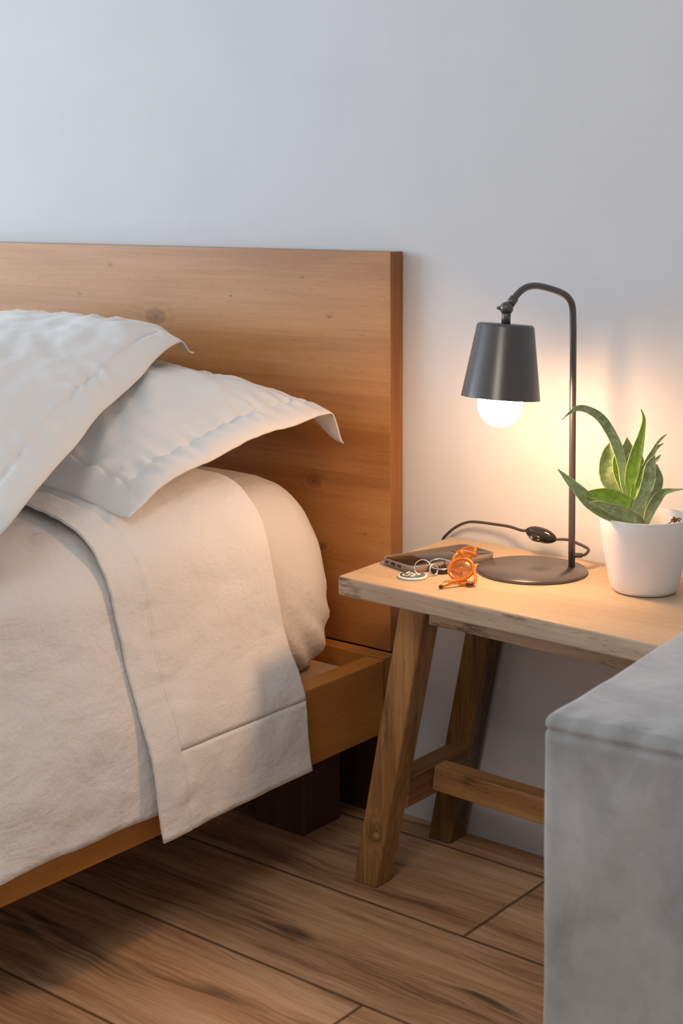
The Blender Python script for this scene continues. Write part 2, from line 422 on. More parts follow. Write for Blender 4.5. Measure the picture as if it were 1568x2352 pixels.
v,f = join(box(xa,xb,wy0,wy0+fr,wz0,wz1), box(xa,xb,wy1-fr,wy1,wz0,wz1), box(xa,xb,wy0+fr,wy1-fr,wz0,wz0+fr), box(xa,xb,wy0+fr,wy1-fr,wz1-fr,wz1), box(xa,xb,(wy0+wy1)/2-0.02,(wy0+wy1)/2+0.02,wz0+fr,wz1-fr))
struct('window_1', v, f, m_frame)

# ------------------------------------------------------------ bed
bed = empty('bed', (-0.8,-1.0,0), 'wide wooden bed frame with plain plank headboard against the wall', 'bed')
o = part('headboard', *box(-1.70, 0.0, -0.033, -0.002, 0.2635, 0.8795), [m_head, m_head_edge], bed, smooth=False)
o.data.polygons[3].material_index = 1   # end grain side
o.data.polygons[1].material_index = 0
bev(o, 0.0015)
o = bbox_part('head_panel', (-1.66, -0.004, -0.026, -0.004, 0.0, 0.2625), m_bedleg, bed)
bbox_part('cross_rail', (-1.70, 0.013, -0.066, -0.038, 0.14, 0.2645), m_rail_x, bed)
bbox_part('side_rail', (-0.018, 0.016, -2.05, -0.071, 0.151, 0.2635), m_rail, bed)
bbox_part('side_rail', (-1.70, -1.666, -2.05, -0.071, 0.151, 0.2635), m_rail, bed)
bbox_part('foot_rail', (-1.70, 0.016, -2.085, -2.053, 0.151, 0.2635), m_rail_x, bed)
for k in range(12):
    y1 = -0.078-k*0.162
    bbox_part('slat', (-1.664, -0.021, y1-0.088, y1, 0.222, 0.240), m_slat, bed)
for x0,y0 in ((-0.165,-0.165),(-1.66,-0.165),(-0.165,-1.95),(-1.66,-1.95)):
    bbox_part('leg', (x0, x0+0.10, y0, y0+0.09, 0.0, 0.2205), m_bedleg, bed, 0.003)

# mattress under a fitted sheet: rounded, rests on the slats
mat_ = empty('mattress', (-0.85,-1.05,0.24), 'thick mattress in a tight cream fitted sheet, its corner showing by the headboard', 'mattress')
PM = [(-0.85,0.5345),(-0.255,0.5345),(-0.165,0.5315),(-0.107,0.511),(-0.069,0.451),(-0.046,0.35),(-0.048,0.296),(-0.068,0.2585),(-0.11,0.2435),(-0.2,0.2420),(-0.85,0.2415)]
def resample(P, n):
    P=[Vector((a[0],a[1],0)) for a in P]; C_=catmull(P,16)
    L_=[0]
    for i in range(1,len(C_)): L_.append(L_[-1]+(C_[i]-C_[i-1]).length)
    out=[];j=1
    for k in range(n):
        s=L_[-1]*k/(n-1)
        while j<len(L_)-1 and L_[j]<s: j+=1
        t=(s-L_[j-1])/max(1e-9,L_[j]-L_[j-1]); out.append(C_[j-1].lerp(C_[j],t))
    return out
prof = resample(PM, 150)
cx = -0.85; zc_ = 0.39
Y0, Y1 = -2.03, -0.075
NY = 260
V=[];
for j in range(NY):
    # denser towards the head
    t=j/(NY-1); y = Y1 + (Y0-Y1)*(t**1.6)
    # round the head and foot ends
    e = min(y-Y0, Y1-y); R=0.085
    sh = 0.0 if e>=R else R*(1-sqrt(max(0,1-((R-e)/R)**2)))
    for side in (1,-1):
        rng = prof if side==1 else list(reversed(prof))
        for i,p in enumerate(rng):
            x,z = p.x,p.y
            n_in = Vector((cx-x, 0, zc_-z))
            fx = sm(0.5,0.75,abs(x-cx)/0.85)
            x2 = x - sh*(1 if x>cx else -1)*fx
            z2 = z + (zc_-z)/0.145*sh*0.85
            # gathered folds at the lower head corner
            low = sm(0.42,0.26,z)*sm(0.60,0.08,abs(y-Y1)*2.2)*(1 if x>-0.2 else 0)
            fold = 0.006*low*sin((y*1.0+ (z-0.25)*0.9)*110+2*nz(y*9,z*9))*sm(0.235,0.27,z)
            w = 0.0035*nz(x*9,y*9,z*9)+0.0015*nz(x*28,y*20,z*24)
            if z<0.2425: w=0
            x2 += (fold+w)*(1 if x>cx else 0); z2 += (w if z>0.4 else 0)
            if z2<0.2412: z2=0.2412
            xx = x2 if side==1 else 2*cx-x2
            V.append((xx, y, z2))
NP = 2*len(prof)
Fc=[]
for j in range(NY-1):
    for i in range(NP):
        a=j*NP+i; b=j*NP+(i+1)%NP; Fc.append((a,b,b+NP,a+NP))
Fc.append(tuple(range(NP-1,-1,-1))); Fc.append(tuple(range((NY-1)*NP, NY*NP)))
part('fitted_sheet', V, Fc, m_sheet, mat_)

# duvet and the turned-down top sheet share the side profile of the bed
PD = [(-1.80,0.03),(-1.785,0.30),(-1.765,0.47),(-1.70,0.535),(-1.55,0.548),(-1.0,0.553),(-0.45,0.552),(-0.26,0.546),(-0.175,0.538),(-0.124,0.524),(-0.079,0.498),(-0.051,0.465),(-0.035,0.42),(-0.015,0.365),(0.008,0.31),(0.024,0.255),(0.036,0.192)]  # unseen far side hangs low, added to block window light under the bed
PS = [(-1.75,0.556),(-1.0,0.563),(-0.45,0.562),(-0.26,0.557),(-0.170,0.544),(-0.115,0.530),(-0.076,0.505),(-0.050,0.468),(-0.035,0.42),(-0.012,0.345),(0.012,0.29),(0.031,0.225),(0.042,0.160)]
PSh= [(-1.75,0.556),(-1.0,0.562),(-0.45,0.562),(-0.25,0.562),(-0.15,0.560),(-0.100,0.553),(-0.062,0.530),(-0.036,0.487),(-0.020,0.42),(0.000,0.335),(0.022,0.285),(0.032,0.225),(0.041,0.160)]
def sweep(profA, profB, y0, y1, nu, nv, disp, edge=None):
    """profA at y0 (foot side), profB at y1 (head side); disp(s, y, p)->offset along normal; returns grid"""
    A=resample(profA,nu); B=resample(profB,nu); G=[]
    for i in range(nu):
        ip=min(nu-1,i+1); im=max(0,i-1)
        tg=(A[ip]-A[im]).normalized(); nrm=Vector((-tg.y,tg.x,0))
        if nrm.x<0 and nrm.y<0: nrm=-nrm
        row=[]
        for j in range(nv):
            t=j/(nv-1); y=y0+(y1-y0)*t; p=A[i].lerp(B[i],t); s=i/(nu-1)
            d=disp(s,y,p)
            row.append(Vector((p.x+nrm.x*d, y, p.y+nrm.y*d)))
        G.append(row)
    if edge:
        for i in range(nu):
            for j in range(nv): G[i][j]=edge(i/(nu-1), j/(nv-1), G[i][j])
    return G
def cloth_part(name, G, mat, parent, thick=0.002, sel=None):
    nu,nv=len(G),len(G[0]); V=[G[i][j] for i in range(nu) for j in range(nv)]
    Fc=grid_faces(nu,nv)
    if sel:
        Fc=[q for q,(i,j) in zip(Fc,[(i,j) for i in range(nu-1) for j in range(nv-1)]) if sel(i,j)]
        used=sorted({a for q in Fc for a in q}); mp={a:k for k,a in enumerate(used)}
        V=[V[a] for a in used]; Fc=[tuple(mp[a] for a in q) for q in Fc]
    o=part(name,V,Fc,mat,parent)
    s=o.modifiers.new('solid','SOLIDIFY'); s.thickness=thick; s.offset=-1
    return o
def duvet_disp(s,y,p):
    side=sm(0.84,0.92,s)
    d=0.012*nz(p.x*3.5,y*3.5,p.y*3.5)+0.0065*nz(p.x*9,y*8,p.y*11)
    d+=0.0030*nz(p.x*22+5,y*16,p.y*30)*side+0.0013*nz(p.x*50,y*38,p.y*60)*side
    # soft slanting creases on the side
    d+=0.0040*side*sin(30*p.y+17*y+4*nz(y*4,p.y*4))*nz(y*3+3,p.y*5)
    d+=0.0025*sin(24*(y+0.9*p.x)+3*nz(p.x*3,y*3))*(1-side)
    under=1-0.85*sm(-0.66,-0.57,y)
    return d*under+0.003*under-0.001*(1-under)
def duvet_edge(s,t,p):
    k=sm(0.95,1.0,s)
    p=p+Vector((0,0,0.010*nz(p.y*3.1,7)*k+0.004*nz(p.y*11,3)*k))
    p.x=max(p.x, lerp1([0.15,0.2635,0.31],[0.0230,0.0215,-0.03],p.z)) if p.x>-0.03 else p.x
    return p
duvet = empty('duvet', (-0.85,-1.2,0.56), 'rumpled cream duvet hanging over the side rail at the foot side', 'duvet')
cloth_part('duvet_cover', sweep(PD,PD,-2.04,-0.44,330,330,duvet_disp,duvet_edge), m_duvet, duvet, 0.004)
tsheet = empty('top_sheet', (-0.85,-0.43,0.57), 'cream top sheet turned down in a hemmed band below the pillows', 'sheet')
YS0, YS1 = -0.572, -0.288
NU, NV = 300, 110
HEM=0.052
def ts_disp(s,y,p):
    w=y-YS0
    d=0.0035*nz(p.x*5,y*6,p.y*5)+0.0026*nz(p.x*16,y*14,p.y*16)+0.0012*nz(p.x*34,y*30,p.y*26)
    side=sm(0.8,0.9,s)
    d+=0.0012*nz(p.x*40,y*34,p.y*40)*side
    # the double hem is raised a little and puckers along its stitching
    g=abs(w-HEM); d+=-0.0022*exp(-(g/0.0028)**2)
    d+=0.0008*sin(p.y*420+p.x*300)*exp(-((w-0.004)/0.004)**2)
    d+=0.0010*sin(p.y*300+p.x*200+4*nz(p.y*20,y))*exp(-((w-HEM)/0.012)**2)
    d+=0.0012*(1-sm(HEM-0.004,HEM+0.004,w))
    bottom=(s-0.955)
    d+=-0.0022*exp(-(bottom/0.0016)**2)*sm(HEM,HEM+0.01,w)
    # loose leading edge stands off the duvet low down
    d+=0.009*sm(0.80,1.0,s)*(1-sm(0.0,0.12,w)) + 0.0045
    return d
def ts_edge(s,t,p):
    # outline: band widens towards its free lower corners
    p=p.copy()
    hang=sm(0.8,1.0,s)
    p.y += -0.004*hang*(1-t) + 0.014*hang*t + 0.003*nz(p.z*8,t*3)*hang
    if p.x>-0.03: p.x=max(p.x, lerp1([0.15,0.2635,0.31],[0.0300,0.0285,-0.03],p.z))
    return p
G=sweep(PS,PSh,YS0,YS1,NU,NV,ts_disp,ts_edge)
jh=int(HEM/(YS1-YS0)*(NV-1)); ih=int(0.955*(NU-1))
cloth_part('sheet_panel', G, m_top_sheet, tsheet, 0.0022, lambda i,j: not (j<jh or i>=ih))
cloth_part('hem', G, m_top_sheet, tsheet, 0.0034, lambda i,j: (j<jh or i>=ih))

# ------------------------------------------------------------ pillows
def pillow(name, label, FL,FR,BR,BL, Tu, Td, fu, fv, warp, seed, n=170):
    FL,FR,BR,BL=map(Vector,(FL,FR,BR,BL))
    c=(FL+FR+BR+BL)/4
    root=empty(name,c,label,'pillow','white flanged pillows on the bed')
    def base(u,v):
        a=(u+1)/2;b=(v+1)/2
        return (FL*(1-a)+FR*a)*(1-b)+(BL*(1-a)+BR*a)*b
    nrm=((FR-FL).cross(BL-FL)).normalized()
    if nrm.z<0: nrm=-nrm
    def hgt(u,v):
        a=min(1,abs(u)/(1-fu)); b=min(1,abs(v)/(1-fv))
        return (1-a**2.3)**0.78*(1-b**2.2)**0.78
    def surf(sgn):
        G=[]
        for i in range(n):
            u=-1+2*i/(n-1); row=[]
            for j in range(n):
                v=-1+2*j/(n-1)
                h=hgt(u,v)
                p=base(u,v)
                du=abs(u)-(1-fu); dv=abs(v)-(1-fv); e=max(du,dv)
                infl=sm(0,0.02,e)
                # puckers run across the seam
                pk=exp(-(e/0.07)**2)*0.0042*sin((v if du>dv else u)*46+3*nz(u*5+seed,v*5))*(0.5+nz(u*3,v*3,seed))
                wr=(0.010*nz(u*1.8+seed,v*1.8,2)+0.006*nz(u*4.5+v*2,v*4+seed,5)+0.003*nz(u*11,v*9,seed))
                seam=-0.0030*exp(-(e/0.010)**2)
                flop=infl*0.006*nz(u*3.5,v*3.5,seed+9)
                H=(1-abs(u)**2.4)**0.75*(1-abs(v)**2.4)**0.75
                hb=h**0.8
                d=Tu*H + (wr*(0.3+H) + pk + flop)
                if sgn>0: d+=seam
                else: d-=0.0022+(Tu+Td)*hb
                row.append(warp(u,v,p+nrm*d))
            G.append(row)
        return G
    def split(top,bot,sel):
        V=[];F=[]
        idx={}
        def vid(k,i,j):
            if (k,i,j) not in idx: idx[(k,i,j)]=len(V); V.append((top if k==0 else bot)[i][j])
            return idx[(k,i,j)]
        for i in range(n-1):
            for j in range(n-1):
                if not sel(i,j): continue
                F.append((vid(0,i,j),vid(0,i+1,j),vid(0,i+1,j+1),vid(0,i,j+1)))
                F.append((vid(1,i,j+1),vid(1,i+1,j+1),vid(1,i+1,j),vid(1,i,j)))
        for i in range(n-1):
            for (j,d) in ((0,1),(n-1,-1)):
                if sel(i,min(j,n-2)):
                    q=(vid(0,i,j),vid(1,i,j),vid(1,i+1,j),vid(0,i+1,j)); F.append(q if d>0 else q[::-1])
                if sel(min(j,n-2),i):
                    q=(vid(0,j,i+1),vid(1,j,i+1),vid(1,j,i),vid(0,j,i)); F.append(q if d>0 else q[::-1])
        return V,F
    top=surf(1);bot=surf(-1)
    def isfl(i,j):
        u=abs(-1+2*(i+0.5)/(n-1)); v=abs(-1+2*(j+0.5)/(n-1)); return u>1-fu or v>1-fv
    part('pillow_body',*split(top,bot,lambda i,j: not isfl(i,j)),m_pillow,root)
    part('flange',*split(top,bot,isfl),m_pillow,root)
    return root

def warp1(u,v,p):
    # lower pillow: rounded nose towards the head corner, drooping corner tips
    cr=sm(0.70,1.0,u)*sm(0.70,1.0,v)     # head corner
    cf=sm(0.72,1.0,u)*sm(0.70,1.0,-v)    # front corner
    p=p.copy()
    p.z += -0.004*cr
    p.z += -0.020*cf
    p.z += 0.016*sm(0.85,1.0,u)*(1-abs(v))**0.7
    # the very edge near the head corner folds downwards
    tip=sm(0.84,1.0,v)*sm(0.72,1.0,u); p.z-=0.050*tip*sm(0.82,1.0,v); p.x-=0.0*tip
    return p
def warp2(u,v,p):
    p=p.copy()
    cr=sm(0.72,1.0,u)*sm(0.72,1.0,v); cf=sm(0.6,1.0,u)*sm(0.6,1.0,-v)
    p.z += -0.010*cr
    p += Vector((-0.055,0.045,0.0))*cf**2       # rounded front corner
    p.x -= 0.030*sm(0.3,1.0,u)*(1-v*v)
    tip=sm(0.86,1.0,v)*sm(0.76,1.0,u); p.z-=0.030*tip
    return p
pillow('pillow','white flanged pillow lying flat, lower of the two, its corner pointing at the lamp',
       (-0.80,-0.50,0.572),(-0.078,-0.505,0.556),(-0.070,-0.060,0.640),(-0.80,-0.055,0.665), 0.095,0.030,0.115,0.18,warp1,3)
pillow('pillow','white flanged pillow propped on top of the other one, at the picture edge',
       (-0.75,-0.90,0.60),(0.030,-0.825,0.556),(-0.330,-0.12,0.754),(-1.05,-0.10,0.738), 0.076,0.015,0.125,0.15,warp2,11)

# ------------------------------------------------------------ bench used as a bedside table
ZT = 0.4515
bench = empty('wooden_bench', (0.4,-0.15,0), 'wooden bench serving as bedside table, pale top on splayed brown legs', 'bench')
A=(0.109,-0.299); B=(1.085,-0.343); Cc=(1.08,-0.031); D=(0.093,-0.0035)
v,f=hexa([(A[0],A[1],ZT-0.0265),(B[0],B[1],ZT-0.0265),(Cc[0],Cc[1],ZT-0.0265),(D[0],D[1],ZT-0.0265),(A[0],A[1],ZT),(B[0],B[1],ZT),(Cc[0],Cc[1],ZT),(D[0],D[1],ZT)])
o=part('bench_top',v,f,[m_top,m_topedge],bench,smooth=False)
for k in (2,3,4,5): o.data.polygons[k].material_index=1
bev(o,0.0035,4)
rot=Vector((cos(radians(-2.3)),sin(radians(-2.3)),0))
def leg(xb,xt,y0,y1,w=0.040,zt=0.425):
    v,f=hexa([(xb,y0,0),(xb+w,y0,0),(xb+w,y1,0),(xb,y1,0),(xt,y0,zt),(xt+w+0.004,y0,zt),(xt+w+0.004,y1,zt),(xt,y1,zt)])
    o=part('leg',v,f,m_leg,bench,smooth=False); bev(o,0.003,3); return o
leg(0.0845,0.1690,-0.235,-0.195)
l2=leg(0.0830,0.1690,-0.051,-0.010); l2.data.materials[0]=m_leg_shaded
leg(1.03,0.945,-0.275,-0.235); leg(1.03,0.945,-0.085,-0.045)
# peg let into the front leg
Mr=Matrix.Rotation(radians(90),3,'X')
v,f=lathe([(0.0,0.003),(0.0045,0.0026),(0.0058,0.0012),(0.006,-0.012)],24,Mr,(0.1265,-0.2365,0.076)); part('wooden_peg',v,f,m_peg,bench)
# short bars between front and back legs, long stretcher between them
def bar(name,c,m,w=0.002): v,f=hexa(c); o=part(name,v,f,m,bench,smooth=False); return bev(o,w)
bar('crossbar',[(0.112,-0.197,0.108),(0.150,-0.197,0.108),(0.150,-0.049,0.108),(0.112,-0.049,0.108),(0.118,-0.197,0.152),(0.156,-0.197,0.152),(0.156,-0.049,0.152),(0.118,-0.049,0.152)],m_strY)
bar('crossbar',[(0.985,-0.237,0.108),(1.02,-0.237,0.108),(1.02,-0.083,0.108),(0.985,-0.083,0.108),(0.98,-0.237,0.152),(1.015,-0.237,0.152),(1.015,-0.083,0.152),(0.98,-0.083,0.152)],m_strY)
bar('stretcher',[(0.1525,-0.140,0.118),(0.983,-0.173,0.118),(0.983,-0.143,0.118),(0.1525,-0.110,0.118),(0.157,-0.140,0.154),(0.981,-0.173,0.154),(0.981,-0.143,0.154),(0.157,-0.110,0.154)],m_str)
bar('apron',[(0.2145,-0.236,0.389),(0.94,-0.274,0.389),(0.94,-0.20,0.389),(0.2145,-0.165,0.389),(0.2160,-0.236,0.4248),(0.94,-0.274,0.4248),(0.94,-0.20,0.4248),(0.2160,-0.165,0.4248)],m_topedge,0.0015)

# ------------------------------------------------------------ lamp
lamp = empty('table_lamp',(0.303,-0.118,ZT),'black metal table lamp with bent arm and glowing globe bulb','lamp')
LC=Vector((0.3025,-0.1175,ZT)); PB=Vector((0.341,-0.0765,ZT)); HD=Vector((-0.350,-0.937,0)).normalized()
v,f=lathe([(0.0,0.0002),(0.0742,0.0002),(0.0752,0.0010),(0.0752,0.0036),(0.0745,0.0046),(0.0,0.0048)],96,None,LC); part('base_disc',v,f,m_black,lamp)
def lp(u,z): return PB+HD*u+Vector((0,0,z-ZT))
path=[lp(0,ZT+0.0045)]+[lp(0,z) for z in (0.50,0.56,0.62,0.68,0.74)]
path+=catmull([lp(0,0.775),lp(0.0004,0.792),lp(0.0016,0.8115),lp(0.0055,0.8210),lp(0.0125,0.8278),lp(0.0222,0.8328),lp(0.0346,0.8368),lp(0.0495,0.8406),lp(0.0606,0.8427),lp(0.0701,0.8430),lp(0.0800,0.8415),lp(0.0888,0.8375),lp(0.0966,0.8315),lp(0.1030,0.8250)],6)
v,f=tube(path,0.0046,20); part('pole',v,f,m_black,lamp)
# joint: collar, ball, wing nut, stem
p0=lp(0.1005,0.8275); p1=lp(0.1080,0.8195); v1,f1=tube([p0,p0.lerp(p1,0.5),p1],0.0060,24)
part('arm_collar',v1,f1,m_black,lamp)
bc=lp(0.1132,0.8147)
v,f=tube([p1,bc],0.0042,16); part('swivel_pin',v,f,m_black,lamp)
prof=[(0.0090*sin(a),0.0090*cos(a)) for a in [pi*k/16 for k in range(17)]]; prof=[(max(r,0),z) for r,z in prof]
v,f=lathe(prof,32,None,bc); part('ball_joint',v,f,m_black,lamp)
Rv=Vector((0.782,0.623,0))
wn=bc-Rv*0.010+Vector((0,0,0.0006))
v,f=tube([bc-Rv*0.006,wn,wn-Rv*0.003],[0.0032,0.0024,0.0014],12); part('wing_nut',v,f,m_black,lamp)
# tilted axis of the shade
ST=Vector((0.3010,-0.1835,0.7945)); SB=Vector((0.2985,-0.1915,0.6970))  # top and bottom centres
ax=(ST-SB).normalized(); tilt=Vector((0,0,1)).rotation_difference(ax).to_matrix()
H=(ST-SB).length
v,f=tube([bc-Vector((0,0,0.003)),bc.lerp(ST,0.6),ST-ax*0.001],0.0060,24); part('stem',v,f,m_black,lamp)
prof=[(0.0,H),(0.0345,H),(0.0365,H-0.0010),(0.0380,H-0.0035),(0.0520,0.001),(0.0525,0.0),(0.0516,0.0),(0.0368,H-0.006),(0.033,H-0.0072),(0.0,H-0.0076)]
v,f=lathe(prof,96,tilt,SB)
fm=[0]*len(f)
for i in range(len(f)):
    if i//96>=6: fm[i]=1
part('lamp_shade',v,f,[m_black,m_shade_in],lamp,fm=fm)
BC=SB-ax*0.0088
bulb=None
prof=[(0.0298*sin(a),-0.0298*cos(a)) for a in [pi*k/28 for k in range(25)]]
prof+= [(0.0135,0.039),(0.0135,0.052)]
v,f=lathe(prof,48,tilt,BC); bulb=part('light_bulb',v,f,m_bulb,lamp)
v,f=lathe([(0.0142,0.052),(0.0172,0.053),(0.0172,0.085),(0.0,0.085)],32,tilt,BC); part('bulb_socket',v,f,m_black,lamp)
# cord leaves the pole behind, loops, runs through a switch and drops behind the bench
sw=Vector((0.2690,-0.0380,0.4835)); swd=Vector((0.93,-0.02,-0.14)).normalized(); swd=Vector((0.97,0.03,-0.13)).normalized()
cordA=catmull([PB+Vector((0.002,0.003,0.0205)),PB+Vector((0.010,0.010,0.020)),(0.3535,-0.060,0.4725),(0.3500,-0.047,0.4760),(0.334,-0.040,0.4790),(0.310,-0.034,0.4815),sw+swd*0.024],8)
cordB=catmull([sw-swd*0.024,(0.232,-0.030,0.4835),(0.205,-0.020,0.4838),(0.175,-0.015,0.4825),(0.150,-0.014,0.4818),(0.130,-0.014,0.4795),(0.111,-0.014,0.471),(0.096,-0.014,0.460),(0.083,-0.013,0.446),(0.0805,-0.009,0.430),(0.092,-0.0045,0.416),(0.130,-0.0045,0.408),(0.165,-0.0045,0.400),(0.178,-0.0045,0.380),(0.172,-0.0045,0.30),(0.150,-0.0045,0.20)],8)
va,fa=tube(cordA,0.0021,10); vb,fb=tube(cordB,0.0021,10)
part('cord',*join((va,fa),(vb,fb)),m_cord,lamp)
v,f=tube([PB+Vector((0,0,0.0205)),PB+Vector((0.0105,0.0095,0.0200))],0.0034,14); part('cord_grommet',v,f,m_black,lamp)
# switch body
yaxis=Vector((0,0,1)).cross(swd).normalized(); zaxis=swd.cross(yaxis).normalized()
Ms=Matrix((swd,yaxis,zaxis)).transposed()
V=[];N1,N2=40,28
for i in range(N1+1):
    t=-1+2*i/N1; r=(1-abs(t)**2.3)**0.62
    for k in range(N2):
        a=2*pi*k/N2; V.append(sw+Ms@Vector((t*0.0255, r*0.0082*cos(a)+0, r*0.0108*sin(a))))
Fc=[(i*N2+k,(i+1)*N2+k,(i+1)*N2+(k+1)%N2,i*N2+(k+1)%N2) for i in range(N1) for k in range(N2)]
switch=part('inline_switch',V,Fc,m_black_gloss,lamp)
# rocker faces the room (towards -y)
rc=sw-yaxis*0.0068-zaxis*0.0040-swd*0.004
face=(-yaxis*0.86-zaxis*0.25+swd*0.0).normalized(); fu_=swd; fv_=face.cross(fu_).normalized(); fu_=fv_.cross(face).normalized()
def disc_on(c,u,v_,n_,a,b,h,seg=36):
    V=[c+u*a*cos(2*pi*k/seg)+v_*b*sin(2*pi*k/seg) for k in range(seg)]+[c+n_*h+u*a*0.9*cos(2*pi*k/seg)+v_*b*0.88*sin(2*pi*k/seg) for k in range(seg)]
    F=[(k,(k+1)%seg,seg+(k+1)%seg,seg+k) for k in range(seg)]+[tuple(range(seg,2*seg))]
    return V,F
v,f=disc_on(rc,fu_,fv_,face,0.0108,0.0052,0.0030); rock=part('rocker',v,f,m_black_gloss,switch)
mc=rc+face*0.0033-fu_*0.0055
ringP=[mc+fu_*0.0017*cos(2*pi*k/20)+fv_*0.0017*sin(2*pi*k/20) for k in range(20)]
v1,f1=tube(ringP,0.00042,6,closed=True)
mc2=rc+face*0.0033+fu_*0.0058; v2,f2=tube([mc2-fu_*0.0012,mc2+fu_*0.0014],0.0004,6)
part('switch_marks',*join((v1,f1),(v2,f2)),m_mark,switch)

# ------------------------------------------------------------ potted plant
PC=Vector((0.4690,-0.1130,ZT))
plant=empty('potted_plant',PC,'small snake plant with pale green leaves in a round white pot','plant')
hp=0.0985
prof=[(0.0,0.0003),(0.0365,0.0003),(0.0400,0.0015),(0.0432,0.0060),(0.0462,0.018),(0.0500,0.037),(0.0535,0.058),(0.0562,0.078),(0.0578,hp-0.001),(0.0574,hp),(0.0558,hp),(0.0550,hp-0.001),(0.0538,0.078),(0.0520,0.064),(0.0,0.064)]
v,f=lathe(prof,96,None,PC); part('pot',v,f,m_pot,plant)
V=[];Nr=14
for i in range(Nr):
    for k in range(40):
        r=0.0525*i/(Nr-1); a=2*pi*k/40; V.append(PC+Vector((r*cos(a),r*sin(a),0.0665+0.0025*nz(r*60*cos(a),r*60*sin(a)))))
Fc=[(i*40+k,(i+1)*40+k,(i+1)*40+(k+1)%40,i*40+(k+1)%40) for i in range(Nr-1) for k in range(40)]
part('soil',V,Fc,m_soil,plant)
